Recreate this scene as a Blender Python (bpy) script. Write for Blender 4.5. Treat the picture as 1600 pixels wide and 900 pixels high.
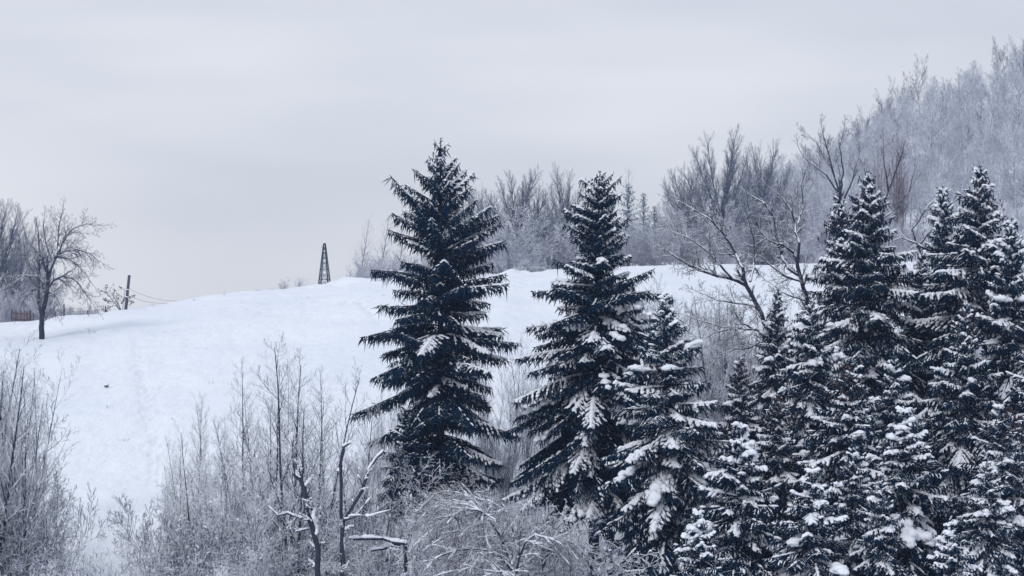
import bpy, math, random
import numpy as np
from math import radians
# ------------------------------------------------------------------ camera, world, sun, exposure
for o in list(bpy.data.objects): bpy.data.objects.remove(o)
sc = bpy.context.scene
col = sc.collection
F = 3209.0                                   # focal length in pixels of the 1600 px wide photograph
cam_d = bpy.data.cameras.new('camera'); cam = bpy.data.objects.new('camera', cam_d); col.objects.link(cam)
cam.location = (0, 0, 0); cam.rotation_euler = (radians(90), 0, 0)
cam_d.sensor_width = 36; cam_d.lens = 36 * F / 1600; cam_d.clip_start = 0.5; cam_d.clip_end = 6000
sc.camera = cam
SUN_EL, SUN_AZ = 38, -145                     # azimuth measured from +Y (view direction) towards +X, behind thin cloud
w = bpy.data.worlds.new('World'); sc.world = w; w.use_nodes = True
nt = w.node_tree; nt.nodes.clear()
def N(nt, t, **k):
    n = nt.nodes.new(t)
    for a, b in k.items(): setattr(n, a, b)
    return n
out = N(nt, 'ShaderNodeOutputWorld'); mix = N(nt, 'ShaderNodeMixShader')
sky = N(nt, 'ShaderNodeTexSky', sky_type='NISHITA'); sky.sun_disc = False
sky.sun_elevation = radians(SUN_EL); sky.sun_rotation = radians(SUN_AZ)
b1 = N(nt, 'ShaderNodeBackground'); b1.inputs[1].default_value = 0.08
b2 = N(nt, 'ShaderNodeBackground'); b2.inputs[1].default_value = 1.0
tc = N(nt, 'ShaderNodeTexCoord'); sep = N(nt, 'ShaderNodeSeparateXYZ')
L = nt.links.new
L(tc.outputs['Generated'], sep.inputs[0])
mp = N(nt, 'ShaderNodeMapping'); mp.inputs['Scale'].default_value = (1.5, 1.5, 7); L(tc.outputs['Generated'], mp.inputs[0])
nz = N(nt, 'ShaderNodeTexNoise'); nz.inputs['Scale'].default_value = 1.9; nz.inputs['Detail'].default_value = 3; L(mp.outputs[0], nz.inputs['Vector'])
rc = N(nt, 'ShaderNodeValToRGB')             # overcast deck, slightly uneven
rc.color_ramp.elements[0].position = .36; rc.color_ramp.elements[0].color = (.725, .758, .825, 1)
rc.color_ramp.elements[1].position = .62; rc.color_ramp.elements[1].color = (.885, .905, .945, 1)
L(nz.outputs[0], rc.inputs[0])
mr = N(nt, 'ShaderNodeMapRange'); mr.interpolation_type = 'SMOOTHSTEP'
for i, v in ((1, .15), (2, .95), (3, 1.0), (4, 1.04)): mr.inputs[i].default_value = v
L(sep.outputs[2], mr.inputs[0])
vm = N(nt, 'ShaderNodeVectorMath', operation='SCALE'); L(rc.outputs[0], vm.inputs[0]); L(mr.outputs[0], vm.inputs['Scale'])
tr_ = N(nt, 'ShaderNodeMix', data_type='RGBA', blend_type='MULTIPLY'); tr_.inputs[0].default_value = 1
rt = N(nt, 'ShaderNodeValToRGB'); rt.color_ramp.elements[0].position = .12; rt.color_ramp.elements[0].color = (1, 1, 1, 1)
rt.color_ramp.elements[1].position = .55; rt.color_ramp.elements[1].color = (.90, .96, 1.05, 1); L(sep.outputs[2], rt.inputs[0])
L(vm.outputs[0], tr_.inputs[6]); L(rt.outputs[0], tr_.inputs[7]); L(tr_.outputs[2], b2.inputs[0]); L(sky.outputs[0], b1.inputs[0])
mix.inputs[0].default_value = 0.94; L(b1.outputs[0], mix.inputs[1]); L(b2.outputs[0], mix.inputs[2]); L(mix.outputs[0], out.inputs[0])
sd = bpy.data.lights.new('sun', 'SUN'); sd.energy = 1.25; sd.angle = radians(13); sd.color = (1, .98, .96)
sun = bpy.data.objects.new('sun', sd); col.objects.link(sun)
from mathutils import Vector
sv = Vector((math.sin(radians(SUN_AZ)) * math.cos(radians(SUN_EL)), math.cos(radians(SUN_AZ)) * math.cos(radians(SUN_EL)), math.sin(radians(SUN_EL))))
sun.rotation_euler = sv.to_track_quat('Z', 'Y').to_euler()
sc.view_settings.view_transform = 'Standard'; sc.view_settings.look = 'None'
sc.view_settings.exposure = 0.0; sc.view_settings.gamma = 1; sc.view_settings.use_curve_mapping = False
sc.render.engine = 'CYCLES'

# ------------------------------------------------------------------ materials
def mat(name):
    m = bpy.data.materials.new(name); m.use_nodes = True; nt = m.node_tree
    return m, nt, nt.nodes['Principled BSDF']
def noise(nt, scale, detail=3, coord='Object'):
    t = N(nt, 'ShaderNodeTexCoord'); n = N(nt, 'ShaderNodeTexNoise')
    n.inputs['Scale'].default_value = scale; n.inputs['Detail'].default_value = detail
    nt.links.new(t.outputs[coord], n.inputs['Vector']); return n
def ramp(nt, src, p0, c0, p1, c1):
    r = N(nt, 'ShaderNodeValToRGB'); e = r.color_ramp.elements
    e[0].position = p0; e[0].color = (*c0, 1); e[1].position = p1; e[1].color = (*c1, 1)
    nt.links.new(src, r.inputs[0]); return r
SNOW = (.83, .85, .90)
def snow_mat(name, bump_scale, bump_dist, extra=None):
    m, nt, p = mat(name)
    n = noise(nt, bump_scale, 5); r = ramp(nt, n.outputs[0], .3, extra[0], .7, extra[1])
    nt.links.new(r.outputs[0], p.inputs['Base Color']); p.inputs['Roughness'].default_value = .75
    p.inputs['Specular IOR Level'].default_value = .2
    b = N(nt, 'ShaderNodeBump'); b.inputs['Strength'].default_value = .6; b.inputs['Distance'].default_value = bump_dist
    nt.links.new(n.outputs[0], b.inputs['Height']); nt.links.new(b.outputs[0], p.inputs['Normal'])
    return m
M_SNOW = snow_mat('loose snow', 9, .03, ((.78, .805, .865), (.86, .875, .915)))
def ground_mat():
    m, nt, p = mat('snowfield')
    t = N(nt, 'ShaderNodeTexCoord')
    mp = N(nt, 'ShaderNodeMapping'); mp.inputs['Scale'].default_value = (1, .45, 1); nt.links.new(t.outputs['Object'], mp.inputs[0])
    n = N(nt, 'ShaderNodeTexNoise'); n.inputs['Scale'].default_value = .8; n.inputs['Detail'].default_value = 7; n.inputs['Roughness'].default_value = .62
    nt.links.new(mp.outputs[0], n.inputs['Vector'])
    n2 = N(nt, 'ShaderNodeTexNoise'); n2.inputs['Scale'].default_value = .07; n2.inputs['Detail'].default_value = 3
    nt.links.new(t.outputs['Object'], n2.inputs['Vector'])
    r = ramp(nt, n2.outputs[0], .35, (.80, .825, .885), .65, (.865, .875, .91))
    nt.links.new(r.outputs[0], p.inputs['Base Color']); p.inputs['Roughness'].default_value = .7
    p.inputs['Specular IOR Level'].default_value = .2
    b = N(nt, 'ShaderNodeBump'); b.inputs['Strength'].default_value = .9; b.inputs['Distance'].default_value = .45
    nt.links.new(n.outputs[0], b.inputs['Height']); nt.links.new(b.outputs[0], p.inputs['Normal'])
    return m
M_GROUND = ground_mat()
def bark_mat(name, c0, c1, snow_at=.35, width=.25, amount=.5, nscale=5.):
    """bark with snow lying on the faces that look up"""
    m, nt, p = mat(name); l = nt.links.new
    n = noise(nt, nscale * 2.5, 4); r = ramp(nt, n.outputs[0], .3, c0, .7, c1)
    g = N(nt, 'ShaderNodeNewGeometry'); s = N(nt, 'ShaderNodeSeparateXYZ'); l(g.outputs['Normal'], s.inputs[0])
    n2 = noise(nt, nscale, 3)
    a = N(nt, 'ShaderNodeMath', operation='SUBTRACT'); a.inputs[1].default_value = .5; l(n2.outputs[0], a.inputs[0])
    a2 = N(nt, 'ShaderNodeMath', operation='MULTIPLY_ADD'); a2.inputs[1].default_value = amount * 3; l(a.outputs[0], a2.inputs[0]); l(s.outputs[2], a2.inputs[2])
    k = N(nt, 'ShaderNodeMapRange'); k.inputs[1].default_value = snow_at; k.inputs[2].default_value = snow_at + width; l(a2.outputs[0], k.inputs[0])
    mx = N(nt, 'ShaderNodeMix', data_type='RGBA'); l(k.outputs[0], mx.inputs[0]); l(r.outputs[0], mx.inputs[6]); mx.inputs[7].default_value = (*SNOW, 1)
    l(mx.outputs[2], p.inputs['Base Color']); p.inputs['Roughness'].default_value = .85; p.inputs['Specular IOR Level'].default_value = .15
    return m
M_BARK = bark_mat('dark bark', (.022, .028, .045), (.05, .055, .08), .55, .2, .35)
M_TWIG = bark_mat('snowy twigs', (.011, .030, .085), (.036, .060, .140), -.08, .2, 1.25, .9)
M_TWIGB = bark_mat('bare twigs', (.026, .034, .064), (.055, .065, .11), .5, .3, .5, 2.)
M_FROST = bark_mat('frosted twigs', (.22, .23, .315), (.36, .37, .45), -.15, .5, 1.0, .6)
M_LIMB = bark_mat('dark snowy limbs', (.02, .027, .05), (.05, .058, .09), .42, .2, .5, 2.)
M_FAR = bark_mat('fine grey twigs', (.07, .088, .14), (.13, .15, .21), .25, .4, .6, 1.)
M_RED = bark_mat('reddish twigs', (.13, .085, .12), (.19, .13, .17), .3, .4, .5, 2.)
M_TRUNK = bark_mat('spruce bark', (.010, .018, .034), (.022, .03, .05), .9, .2, .2)
def needle_mat(name, c0, c1, frost=.72):
    m, nt, p = mat(name); l = nt.links.new
    n = noise(nt, 1.6, 4); r = ramp(nt, n.outputs[0], .32, c0, .68, c1)
    g = N(nt, 'ShaderNodeNewGeometry'); s = N(nt, 'ShaderNodeSeparateXYZ'); l(g.outputs['Normal'], s.inputs[0])
    n2 = noise(nt, 4.5, 2)
    a2 = N(nt, 'ShaderNodeMath', operation='ADD'); l(n2.outputs[0], a2.inputs[0]); l(s.outputs[2], a2.inputs[1])
    k = N(nt, 'ShaderNodeMapRange'); k.inputs[1].default_value = frost + .5; k.inputs[2].default_value = frost + .62; l(a2.outputs[0], k.inputs[0])
    mx = N(nt, 'ShaderNodeMix', data_type='RGBA'); l(k.outputs[0], mx.inputs[0]); l(r.outputs[0], mx.inputs[6]); mx.inputs[7].default_value = (*SNOW, 1)
    l(mx.outputs[2], p.inputs['Base Color']); p.inputs['Roughness'].default_value = .8; p.inputs['Specular IOR Level'].default_value = .1
    return m
M_NEEDLE = needle_mat('blue green needles', (.0015, .014, .040), (.004, .028, .066), .92)
M_NEEDLE2 = needle_mat('snow dusted needles', (.0015, .014, .040), (.004, .028, .066), .78)
M_FARN = needle_mat('haze tinted needles', (.03, .085, .15), (.06, .13, .21), .4)  # pale blue of distance haze put into the needle colour
def plain(name, c0, c1, sc_=6, rough=.8, metal=0):
    m, nt, p = mat(name); n = noise(nt, sc_, 4); r = ramp(nt, n.outputs[0], .3, c0, .7, c1)
    nt.links.new(r.outputs[0], p.inputs['Base Color']); p.inputs['Roughness'].default_value = rough; p.inputs['Metallic'].default_value = metal
    return m
M_CONE = plain('cones', (.035, .02, .022), (.075, .04, .04))
M_POST = bark_mat('weathered wood', (.05, .055, .085), (.10, .105, .15), .8, .1, .2)
M_SLAT = plain('reddish slats', (.10, .07, .09), (.19, .12, .13))
M_IRON = plain('painted iron', (.018, .032, .07), (.03, .048, .09), rough=.6)
M_STONE = plain('stone', (.012, .014, .025), (.04, .04, .06))
M_LEAF = plain('withered leaves', (.02, .024, .035), (.045, .045, .055))

# ------------------------------------------------------------------ mesh helpers
def mesh_np(name, V, Fc, material, smooth=True):
    """V (n,3), Fc list of int arrays (m,k)"""
    me = bpy.data.meshes.new(name)
    V = np.asarray(V, np.float32); me.vertices.add(len(V)); me.vertices.foreach_set('co', V.ravel())
    if not isinstance(Fc, list): Fc = [Fc]
    Fc = [np.asarray(a, np.int32) for a in Fc if len(a)]
    tot = sum(a.size for a in Fc); npoly = sum(len(a) for a in Fc)
    me.loops.add(tot); me.loops.foreach_set('vertex_index', np.concatenate([a.ravel() for a in Fc]))
    sizes = np.concatenate([np.full(len(a), a.shape[1], np.int32) for a in Fc])
    starts = np.concatenate([[0], np.cumsum(sizes)[:-1]]).astype(np.int32)
    me.polygons.add(npoly); me.polygons.foreach_set('loop_start', starts); me.polygons.foreach_set('loop_total', sizes)
    me.polygons.foreach_set('use_smooth', np.full(npoly, smooth))
    me.materials.append(material); me.update(calc_edges=True)
    return me
def ob(name, me, parent=None, **props):
    o = bpy.data.objects.new(name, me); col.objects.link(o)
    if parent: o.parent = parent
    for k, v in props.items(): o[k] = v
    return o
def nrm(a): return a / np.maximum(np.linalg.norm(a, axis=-1, keepdims=True), 1e-9)
def tubes(segs, k=3, capped=False):
    S = np.array([(*s[0], *s[1], s[2], s[3]) for s in segs], float)
    p0, p1, r0, r1 = S[:, :3], S[:, 3:6], S[:, 6], S[:, 7]
    d = nrm(p1 - p0); p1 = p1 + d * (r1 * .25)[:, None]
    ref = np.where(np.abs(d[:, 2:3]) > .9, np.array([[1., 0, 0]]), np.array([[0, 0, 1.]]))
    a = nrm(np.cross(d, ref)); b = np.cross(d, a)
    ang = np.arange(k) * 2 * np.pi / k + .5
    c, s = np.cos(ang), np.sin(ang)
    off = a[:, None] * c[None, :, None] + b[:, None] * s[None, :, None]
    R0 = p0[:, None] + off * r0[:, None, None]; R1 = p1[:, None] + off * r1[:, None, None]
    V = np.concatenate([R0, R1], 1).reshape(-1, 3); n = len(S)
    base = (np.arange(n) * 2 * k)[:, None]
    i = np.arange(k); j = (i + 1) % k
    Q = np.stack([i, j, j + k, i + k], 1)
    Q = (base[:, :, None] + Q[None]).reshape(-1, 4)
    fl = [Q]
    if capped: fl.append(base + k + np.arange(k)[None])
    return V, fl
def merge(parts):
    Vs, Fs, o = [], [], 0
    for V, fl in parts:
        Vs.append(V)
        for f in fl: Fs.append(f + o)
        o += len(V)
    return np.concatenate(Vs), Fs
def tube_mesh(name, segs, material, k=3, capped=False):
    V, fl = tubes(segs, k, capped); return mesh_np(name, V, fl, material)
def spindles(p0, p1, r):
    d = nrm(p1 - p0)
    ref = np.where(np.abs(d[:, 2:3]) > .9, np.array([[1., 0, 0]]), np.array([[0, 0, 1.]]))
    a = nrm(np.cross(d, ref)); b = np.cross(d, a); m = p0 + (p1 - p0) * .4
    n = len(p0); rings = []
    for i in range(3):
        t = i * 2.094 + 1.57
        rings.append(m + (a * math.cos(t) + b * math.sin(t)) * r[:, None])
    V = np.stack([p0, *rings, p1], 1).reshape(-1, 3)
    T = np.array([(0, 2, 1), (0, 3, 2), (0, 1, 3), (4, 1, 2), (4, 2, 3), (4, 3, 1)])
    return V, [((np.arange(n) * 5)[:, None, None] + T[None]).reshape(-1, 3)]
# lumpy snow cushion template
def ico():
    t = (1 + 5 ** .5) / 2
    v = [(-1, t, 0), (1, t, 0), (-1, -t, 0), (1, -t, 0), (0, -1, t), (0, 1, t), (0, -1, -t), (0, 1, -t), (t, 0, -1), (t, 0, 1), (-t, 0, -1), (-t, 0, 1)]
    f = [(0, 11, 5), (0, 5, 1), (0, 1, 7), (0, 7, 10), (0, 10, 11), (1, 5, 9), (5, 11, 4), (11, 10, 2), (10, 7, 6), (7, 1, 8), (3, 9, 4), (3, 4, 2), (3, 2, 6), (3, 6, 8), (3, 8, 9), (4, 9, 5), (2, 4, 11), (6, 2, 10), (8, 6, 7), (9, 8, 1)]
    v = [np.array(x) / np.linalg.norm(x) for x in v]; cache = {}; g = []
    def mid(a, b):
        k = (min(a, b), max(a, b))
        if k not in cache: m = v[a] + v[b]; v.append(m / np.linalg.norm(m)); cache[k] = len(v) - 1
        return cache[k]
    for a, b, c in f:
        x, y, z = mid(a, b), mid(b, c), mid(c, a); g += [(a, x, z), (b, y, x), (c, z, y), (x, y, z)]
    return np.array(v), np.array(g)
ICO_V, ICO_F = ico()
def lumps(p, d, l, w_, h, rng):
    """p centre, d direction of length axis, half sizes l, w_, h"""
    n = len(p)
    d = nrm(d); up0 = np.array([[0, 0, 1.]]); side = nrm(np.cross(d, up0) + 1e-6); up = nrm(np.cross(side, d))
    up = np.where(up[:, 2:3] < 0, -up, up)
    T = np.repeat(ICO_V[None], n, 0) * rng.uniform(.72, 1.22, (n, len(ICO_V), 1))
    T[..., 2] = np.where(T[..., 2] < 0, T[..., 2] * .45, T[..., 2])
    V = p[:, None] + T[..., 0:1] * d[:, None] * l[:, None, None] + T[..., 1:2] * side[:, None] * w_[:, None, None] + T[..., 2:3] * up[:, None] * h[:, None, None]
    return V.reshape(-1, 3), [((np.arange(n) * len(ICO_V))[:, None, None] + ICO_F[None]).reshape(-1, 3)]

# ------------------------------------------------------------------ terrain
_rs = np.random.RandomState(5); _G = _rs.rand(256, 256)
def vnoise(x, y):
    xi = np.floor(x).astype(int); yi = np.floor(y).astype(int); fx = x - xi; fy = y - yi
    fx = fx * fx * (3 - 2 * fx); fy = fy * fy * (3 - 2 * fy)
    g = lambda i, j: _G[i % 256, j % 256]
    return (g(xi, yi) * (1 - fx) + g(xi + 1, yi) * fx) * (1 - fy) + (g(xi, yi + 1) * (1 - fx) + g(xi + 1, yi + 1) * fx) * fy - .5
CR = np.array([(-900, 520), (-300, 512), (0, 505), (65, 503), (100, 497), (150, 492), (195, 485), (250, 477), (300, 468), (340, 460), (400, 453), (440, 451), (480, 448), (520, 441), (560, 437), (600, 435), (640, 434), (700, 432), (760, 430), (785, 426), (820, 427), (870, 423), (930, 420), (990, 415), (1150, 414), (1300, 412), (1600, 405), (2600, 400)], float)
HL = np.array([(1000, 416), (1080, 396), (1150, 362), (1250, 300), (1330, 243), (1400, 190), (1480, 162), (1540, 140), (1600, 118), (1800, 60), (2600, -60)], float)
def sstep(t): t = np.clip(t, 0, 1); return t * t * (3 - 2 * t)
def ground(x, y):
    x = np.asarray(x, float); y = np.asarray(y, float)
    yy = np.maximum(y, 40.); px = 800 + F * x / yy; pc = np.clip(px, -900, 2600)
    Yc = np.interp(pc, [-900, 0, 200, 500, 900, 1300, 2600], [190, 205, 215, 255, 280, 290, 290])
    Zc = (450 - np.interp(pc, CR[:, 0], CR[:, 1])) / F * Yc
    zA = np.interp(pc, [0, 300, 685, 920, 1300, 2000], [-10.8, -10.6, -10.2, -12.6, -15., -17.])
    t = np.clip((y - 100) / (Yc - 100), 0, 1)
    z_front = zA + (Zc - zA) * (1 - (1 - t) ** 1.45)
    z_near = np.interp(y, [-200, 0, 8, 20, 50, 78], [6, -1.8, -4, -9, -18.5, -17.])
    k = sstep((y - 78) / 22)
    z_f2 = zA - (100 - y) * .13
    z = np.where(y < 100, z_near * (1 - k) + z_f2 * k, z_front)
    over = np.maximum(y - Yc, 0)
    fall = np.interp(pc, [0, 500, 900, 1200], [.075, .03, .004, .004])
    z = np.where(y > Yc, Zc - fall * over - np.minimum(over, 3) ** 2 * .012, z)
    zh = (450 - np.interp(pc, HL[:, 0], HL[:, 1])) / F * 500
    hk = np.clip((y - 305) / 195, 0, 1); hk = hk ** .85
    rise = np.maximum(zh - Zc, 0) * hk * (pc > 1000)
    z = z + np.where(y > 305, rise, 0)
    # drifts
    amp = np.interp(y, [0, 90, 110, 320], [0, .2, .35, .35])
    z = z + amp * (vnoise(x / 9, y / 14) + .6 * vnoise(x / 3.3 + 9, y / 5 + 4) + .34 * vnoise(x / 1.3, y / 2 + 7) + .14 * vnoise(x / .5, y / .9 + 7))
    # rougher wind-packed lip in the middle of the crest
    lip = np.exp(-((y - Yc + 9) / 9.) ** 2) * (np.exp(-((px - 540) / 70) ** 2) + np.exp(-((px - 800) / 55) ** 2) + .25)
    z = z + lip * 1.1 * (vnoise(x / 1.7 + 3, y / 3.2) + .0)
    return z
def ys_zs():
    pass
def pix(px, py, Y): return np.array([(px - 800) / F * Y, Y, (450 - py) / F * Y])
def on_ground(px, py, y0=95, y1=300):
    """the point of the snowfield seen at a pixel"""
    ys = np.linspace(y0, y1, 4000); xs = (px - 800) / F * ys
    d = ground(xs, ys) - (450 - py) / F * ys
    i = np.argmax(d > 0) if (d > 0).any() else len(ys) - 1
    return xs[i], ys[i], float(ground(xs[i], ys[i]))
ycols = np.concatenate([[-200, -120, -60, -20, 0, 5, 10, 15, 20, 27, 34, 41, 48, 55, 62, 69, 75], np.arange(78, 100, .9), np.arange(100, 300, .42), np.arange(300, 520, 3), np.geomspace(525, 700, 8)])
ucols = np.concatenate([np.linspace(-1.6, -.35, 14), np.arange(-.32, .32, .0011), np.linspace(.34, 1.6, 14)])
U, Yg = np.meshgrid(ucols, ycols); X = U * np.maximum(Yg, 60.)
Z = ground(X, Yg)
# a footprint trail going up the open slope
def foot(Z, pts, depth, step, sx, sy, seed):
    r = np.random.RandomState(seed)
    W = [on_ground(*p)[:2] for p in pts]
    for (x0, y0), (x1, y1) in zip(W[:-1], W[1:]):
        n = max(1, int(math.hypot(x1 - x0, y1 - y0) / step))
        for i in range(n):
            fx = x0 + (x1 - x0) * i / n + (.18 if i % 2 else -.18) + r.normal(0, .06); fy = y0 + (y1 - y0) * i / n + r.normal(0, .1)
            iy = np.searchsorted(ycols, fy); ix = np.searchsorted(ucols, fx / fy)
            a, b, c, d = max(iy - 6, 0), iy + 6, max(ix - 12, 0), ix + 12
            Z[a:b, c:d] -= depth * np.exp(-((X[a:b, c:d] - fx) / sx) ** 2 - ((Yg[a:b, c:d] - fy) / sy) ** 2)
foot(Z, [(213, 530), (222, 585), (228, 640), (246, 700), (240, 760)], .16, .62, .16, .42, 3)
foot(Z, [(205, 560), (236, 610), (250, 660)], .10, .7, .16, .42, 4)
foot(Z, [(290, 535), (345, 528), (410, 490), (470, 470)], .10, .9, .2, .5, 5)
foot(Z, [(520, 478), (560, 470), (590, 500)], .25, 1.6, .3, .8, 6)
rp = np.random.RandomState(9)          # shallow pits and blown-out hollows in the snow crust
for x0, x1, y0, y1, n, dp in ((470, 625, 443, 505, 46, .20), (765, 850, 430, 450, 26, .2), (285, 350, 518, 542, 9, .12), (200, 270, 545, 720, 26, .09), (300, 600, 470, 640, 40, .07), (130, 470, 500, 620, 40, .06)):
    for _ in range(n):
        gx, gy, _z = on_ground(rp.uniform(x0, x1), rp.uniform(y0, y1)); iy = np.searchsorted(ycols, gy); ix = np.searchsorted(ucols, gx / gy)
        a, b, c, d = max(iy - 9, 0), iy + 9, max(ix - 16, 0), ix + 16; sx, sy = rp.uniform(.2, .7), rp.uniform(.4, 1.3)
        Z[a:b, c:d] -= dp * rp.uniform(.4, 1.3) * np.exp(-((X[a:b, c:d] - gx) / sx) ** 2 - ((Yg[a:b, c:d] - gy) / sy) ** 2)
V = np.stack([X, Yg, Z], -1).reshape(-1, 3); nr, nc = X.shape
i = (np.arange(nr - 1)[:, None] * nc + np.arange(nc - 1)[None]).ravel()
ob('snowy_ground', mesh_np('snowy_ground', V, np.stack([i, i + 1, i + nc + 1, i + nc], 1), M_GROUND), kind='structure')

# ------------------------------------------------------------------ haze
def haze():
    x, y0, y1, z0, z1 = 1190, -210, 710, -80, 95
    V = [(sx * x, yy, zz) for sx in (-1, 1) for yy in (y0, y1) for zz in (z0, z1)]
    Fq = [(0, 1, 3, 2), (4, 6, 7, 5), (0, 4, 5, 1), (2, 3, 7, 6), (0, 2, 6, 4), (1, 5, 7, 3)]
    m = bpy.data.materials.new('haze air'); m.use_nodes = True; nt = m.node_tree; nt.nodes.clear()
    o_ = N(nt, 'ShaderNodeOutputMaterial'); v = N(nt, 'ShaderNodeVolumePrincipled')
    v.inputs['Color'].default_value = (.55, .69, .98, 1); v.inputs['Density'].default_value = .00033; v.inputs['Anisotropy'].default_value = 0
    nt.links.new(v.outputs[0], o_.inputs['Volume'])
    ob('haze', mesh_np('haze', V, np.array(Fq), m, False), kind='stuff')
zmin = Z.min(); print('ground z range', zmin, Z.max())
haze()

# ------------------------------------------------------------------ generators
def spruce_mesh(H, prof, seed, snow=.5, gap=1.0, low=0., top_gap=.02, latf=.34, asc=1.0, hang=.22, dens=1.0, skirt=.04, cones=0, pillow=.15, needle=None, irregular=.25, lod=1.0):
    """prof: list of (fraction from top, radius in m). Returns dict of part meshes"""
    rng = np.random.RandomState(seed)
    needle = needle or M_NEEDLE
    pt = np.array(prof, float)
    S0, S1, SR, LP, LD, LL, LW, LH, br = [], [], [], [], [], [], [], [], []
    tr = []; n = 14; px_, py_ = 0, 0; lean = rng.normal(0, .012, 2)
    R0 = H * .0135
    cx = lambda z: np.array([lean[0] * z * z / H, lean[1] * z * z / H])
    for a in range(n):
        z0, z1 = H * a / n, H * (a + 1) / n
        r_ = lambda z: R0 * (1 - z / H) ** .8 + .012
        tr.append(((*cx(z0), z0), (*cx(z1), z1), r_(z0) * (1.25 if a == 0 else 1), r_(z1)))
    z = H * (1 - top_gap); az = rng.uniform(0, 6.28)
    # leader
    for zt in np.arange(H * (1 - top_gap) - .3, H, .12):
        q_ = np.array([[*cx(zt), zt]] * 4); S0.append(q_); S1.append(q_ + np.concatenate([rng.normal(0, .07, (4, 2)), rng.uniform(.05, .16, (4, 1))], 1)); SR.append(np.full(4, .022))
    while z > H * skirt:
        t = 1 - z / H; Rz = np.interp(t, pt[:, 0], pt[:, 1])
        nb = 4 if t < .08 else (5 if t < .4 or gap > 1.2 else 6)
        if t < .38 and asc > 1.1: nb -= 1 + (rng.rand() < .35)
        az += rng.uniform(.4, .9)
        for q in range(nb):
            a = az + q * 6.283 / nb + rng.normal(0, .16); zz = z + rng.normal(0, .07)
            Ln = Rz * (1 + rng.normal(0, irregular)) ; Ln = float(np.clip(Ln, .12, Rz * 1.24 + .08))
            if rng.rand() < .25: Ln *= .62
            e0 = np.interp(t, [0, .1, .3, .5, .75, 1], [.75 - .1 * low, .68 - .35 * low, .62 * asc - .45 * low, .30 * asc - .42 * low, .02 - .3 * low, -.12 - .28 * low]) + rng.normal(0, .10)
            bb = np.interp(t, [0, .2, .45, .7, 1], [.1, .15, .42, .55, .42]) + rng.normal(0, .07)
            cc = np.interp(t, [0, .4, 1], [.1, .1, .22])
            m = max(5, int(Ln / .3)); s = np.linspace(0, 1, m + 1)
            hx = np.array([math.cos(a), math.sin(a)])
            bend = rng.normal(0, .08)
            perp = np.array([-hx[1], hx[0]])
            xy = cx(zz)[None] + Ln * s[:, None] * hx[None] + (Ln * bend * s ** 2)[:, None] * perp[None]
            zc = zz + Ln * (e0 * s - bb * s ** 2 + cc * s ** 4)
            P = np.concatenate([xy, zc[:, None]], 1)
            rb = max(.012, .016 * Ln ** .8)
            for u in range(m): br.append((P[u], P[u + 1], rb * (1 - .85 * u / m), rb * (1 - .85 * (u + 1) / m)))
            # laterals
            load = float(rng.uniform(.75, 1.15) if rng.rand() < snow else rng.uniform(0, .16)); big = rng.rand() < pillow * (1 if t > .3 or low > .5 else .15)
            nl = max(3, int(Ln / .115 * dens)); sl = np.linspace(.10, 1, nl) + rng.normal(0, .012, nl); sl = np.clip(sl, .03, 1)
            C = np.stack([np.interp(sl, s, P[:, k]) for k in range(3)], 1)
            tg = nrm(P[-1] - P[0]); 
            T = np.stack([np.gradient(P[:, k], s) for k in range(3)], 1); T = nrm(np.stack([np.interp(sl, s, T[:, k]) for k in range(3)], 1))
            for sd_ in (-1, 1):
                ang = sd_ * (rng.uniform(.75, 1.15, nl))
                dz_ = rng.normal(0, .16, nl)
                ld = np.stack([T[:, 0] * np.cos(ang) - T[:, 1] * np.sin(ang), T[:, 0] * np.sin(ang) + T[:, 1] * np.cos(ang), T[:, 2] * .7 - .10 + dz_], 1)
                ll = np.minimum(latf * Ln * (1 - sl) ** .75 * np.minimum(1, sl / .25 + .2) + .10, .85) * rng.uniform(.65, 1.2, nl)
                step = .095 / lod
                for u in range(nl):
                    ns = max(1, int(ll[u] / step)); f = (np.arange(ns) + .6) / ns
                    B = C[u] + ld[u] * (ll[u] * f)[:, None]; B[:, 2] -= .38 * ll[u] * f ** 2; B = B + rng.normal(0, .025, B.shape)
                    hd = np.array([0, 0, -1.])[None] * rng.uniform(.3, 1.25, (ns, 1)) + ld[u][None] * rng.uniform(.15, .8, (ns, 1)) + rng.normal(0, .28, (ns, 3))
                    hl = hang * rng.uniform(.45, 1.5, (ns, 1)) * (0.55 + .45 * min(1, Ln / 2.))
                    S0.append(B - nrm(hd) * .03); S1.append(B + nrm(hd) * hl); SR.append(rng.uniform(.02, .036, ns) * (.8 + .5 / lod * .4))
                    S0.append([C[u]]); e = C[u] + ld[u] * ll[u] * 1.08; e = e.copy(); e[2] -= .42 * ll[u]; S1.append([e]); SR.append([.024])
                    if rng.rand() < load * (.30 + .55 * sstep((sl[u] - .15) / .5)) * (.85 if not big else 1.3):
                        k = max(1, int(ll[u] / .17)); ff = (np.arange(k) + .5) / k
                        Q = C[u] + ld[u] * (ll[u] * ff)[:, None]; Q[:, 2] += -.38 * ll[u] * ff ** 2 + .03
                        dd = np.repeat((ld[u] + np.array([0, 0, -.38]))[None], k, 0)
                        g = (1.7 if big else 1.)
                        keep = rng.rand(k) < .55 + .4 * load
                        LP.append(Q[keep]); LD.append(dd[keep]); kk = keep.sum()
                        LL.append(rng.uniform(.08, .17, kk) * (1 + .2 * (g - 1))); LW.append(rng.uniform(.03, .075, kk) * g * (.5 + .6 * load)); LH.append(rng.uniform(.03, .06, kk) * g * (.6 + .5 * load))
            # along the main axis
            S0.append(C); S1.append(C + T * .16 + rng.normal(0, .03, C.shape)); SR.append(np.full(nl, .03))
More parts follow.
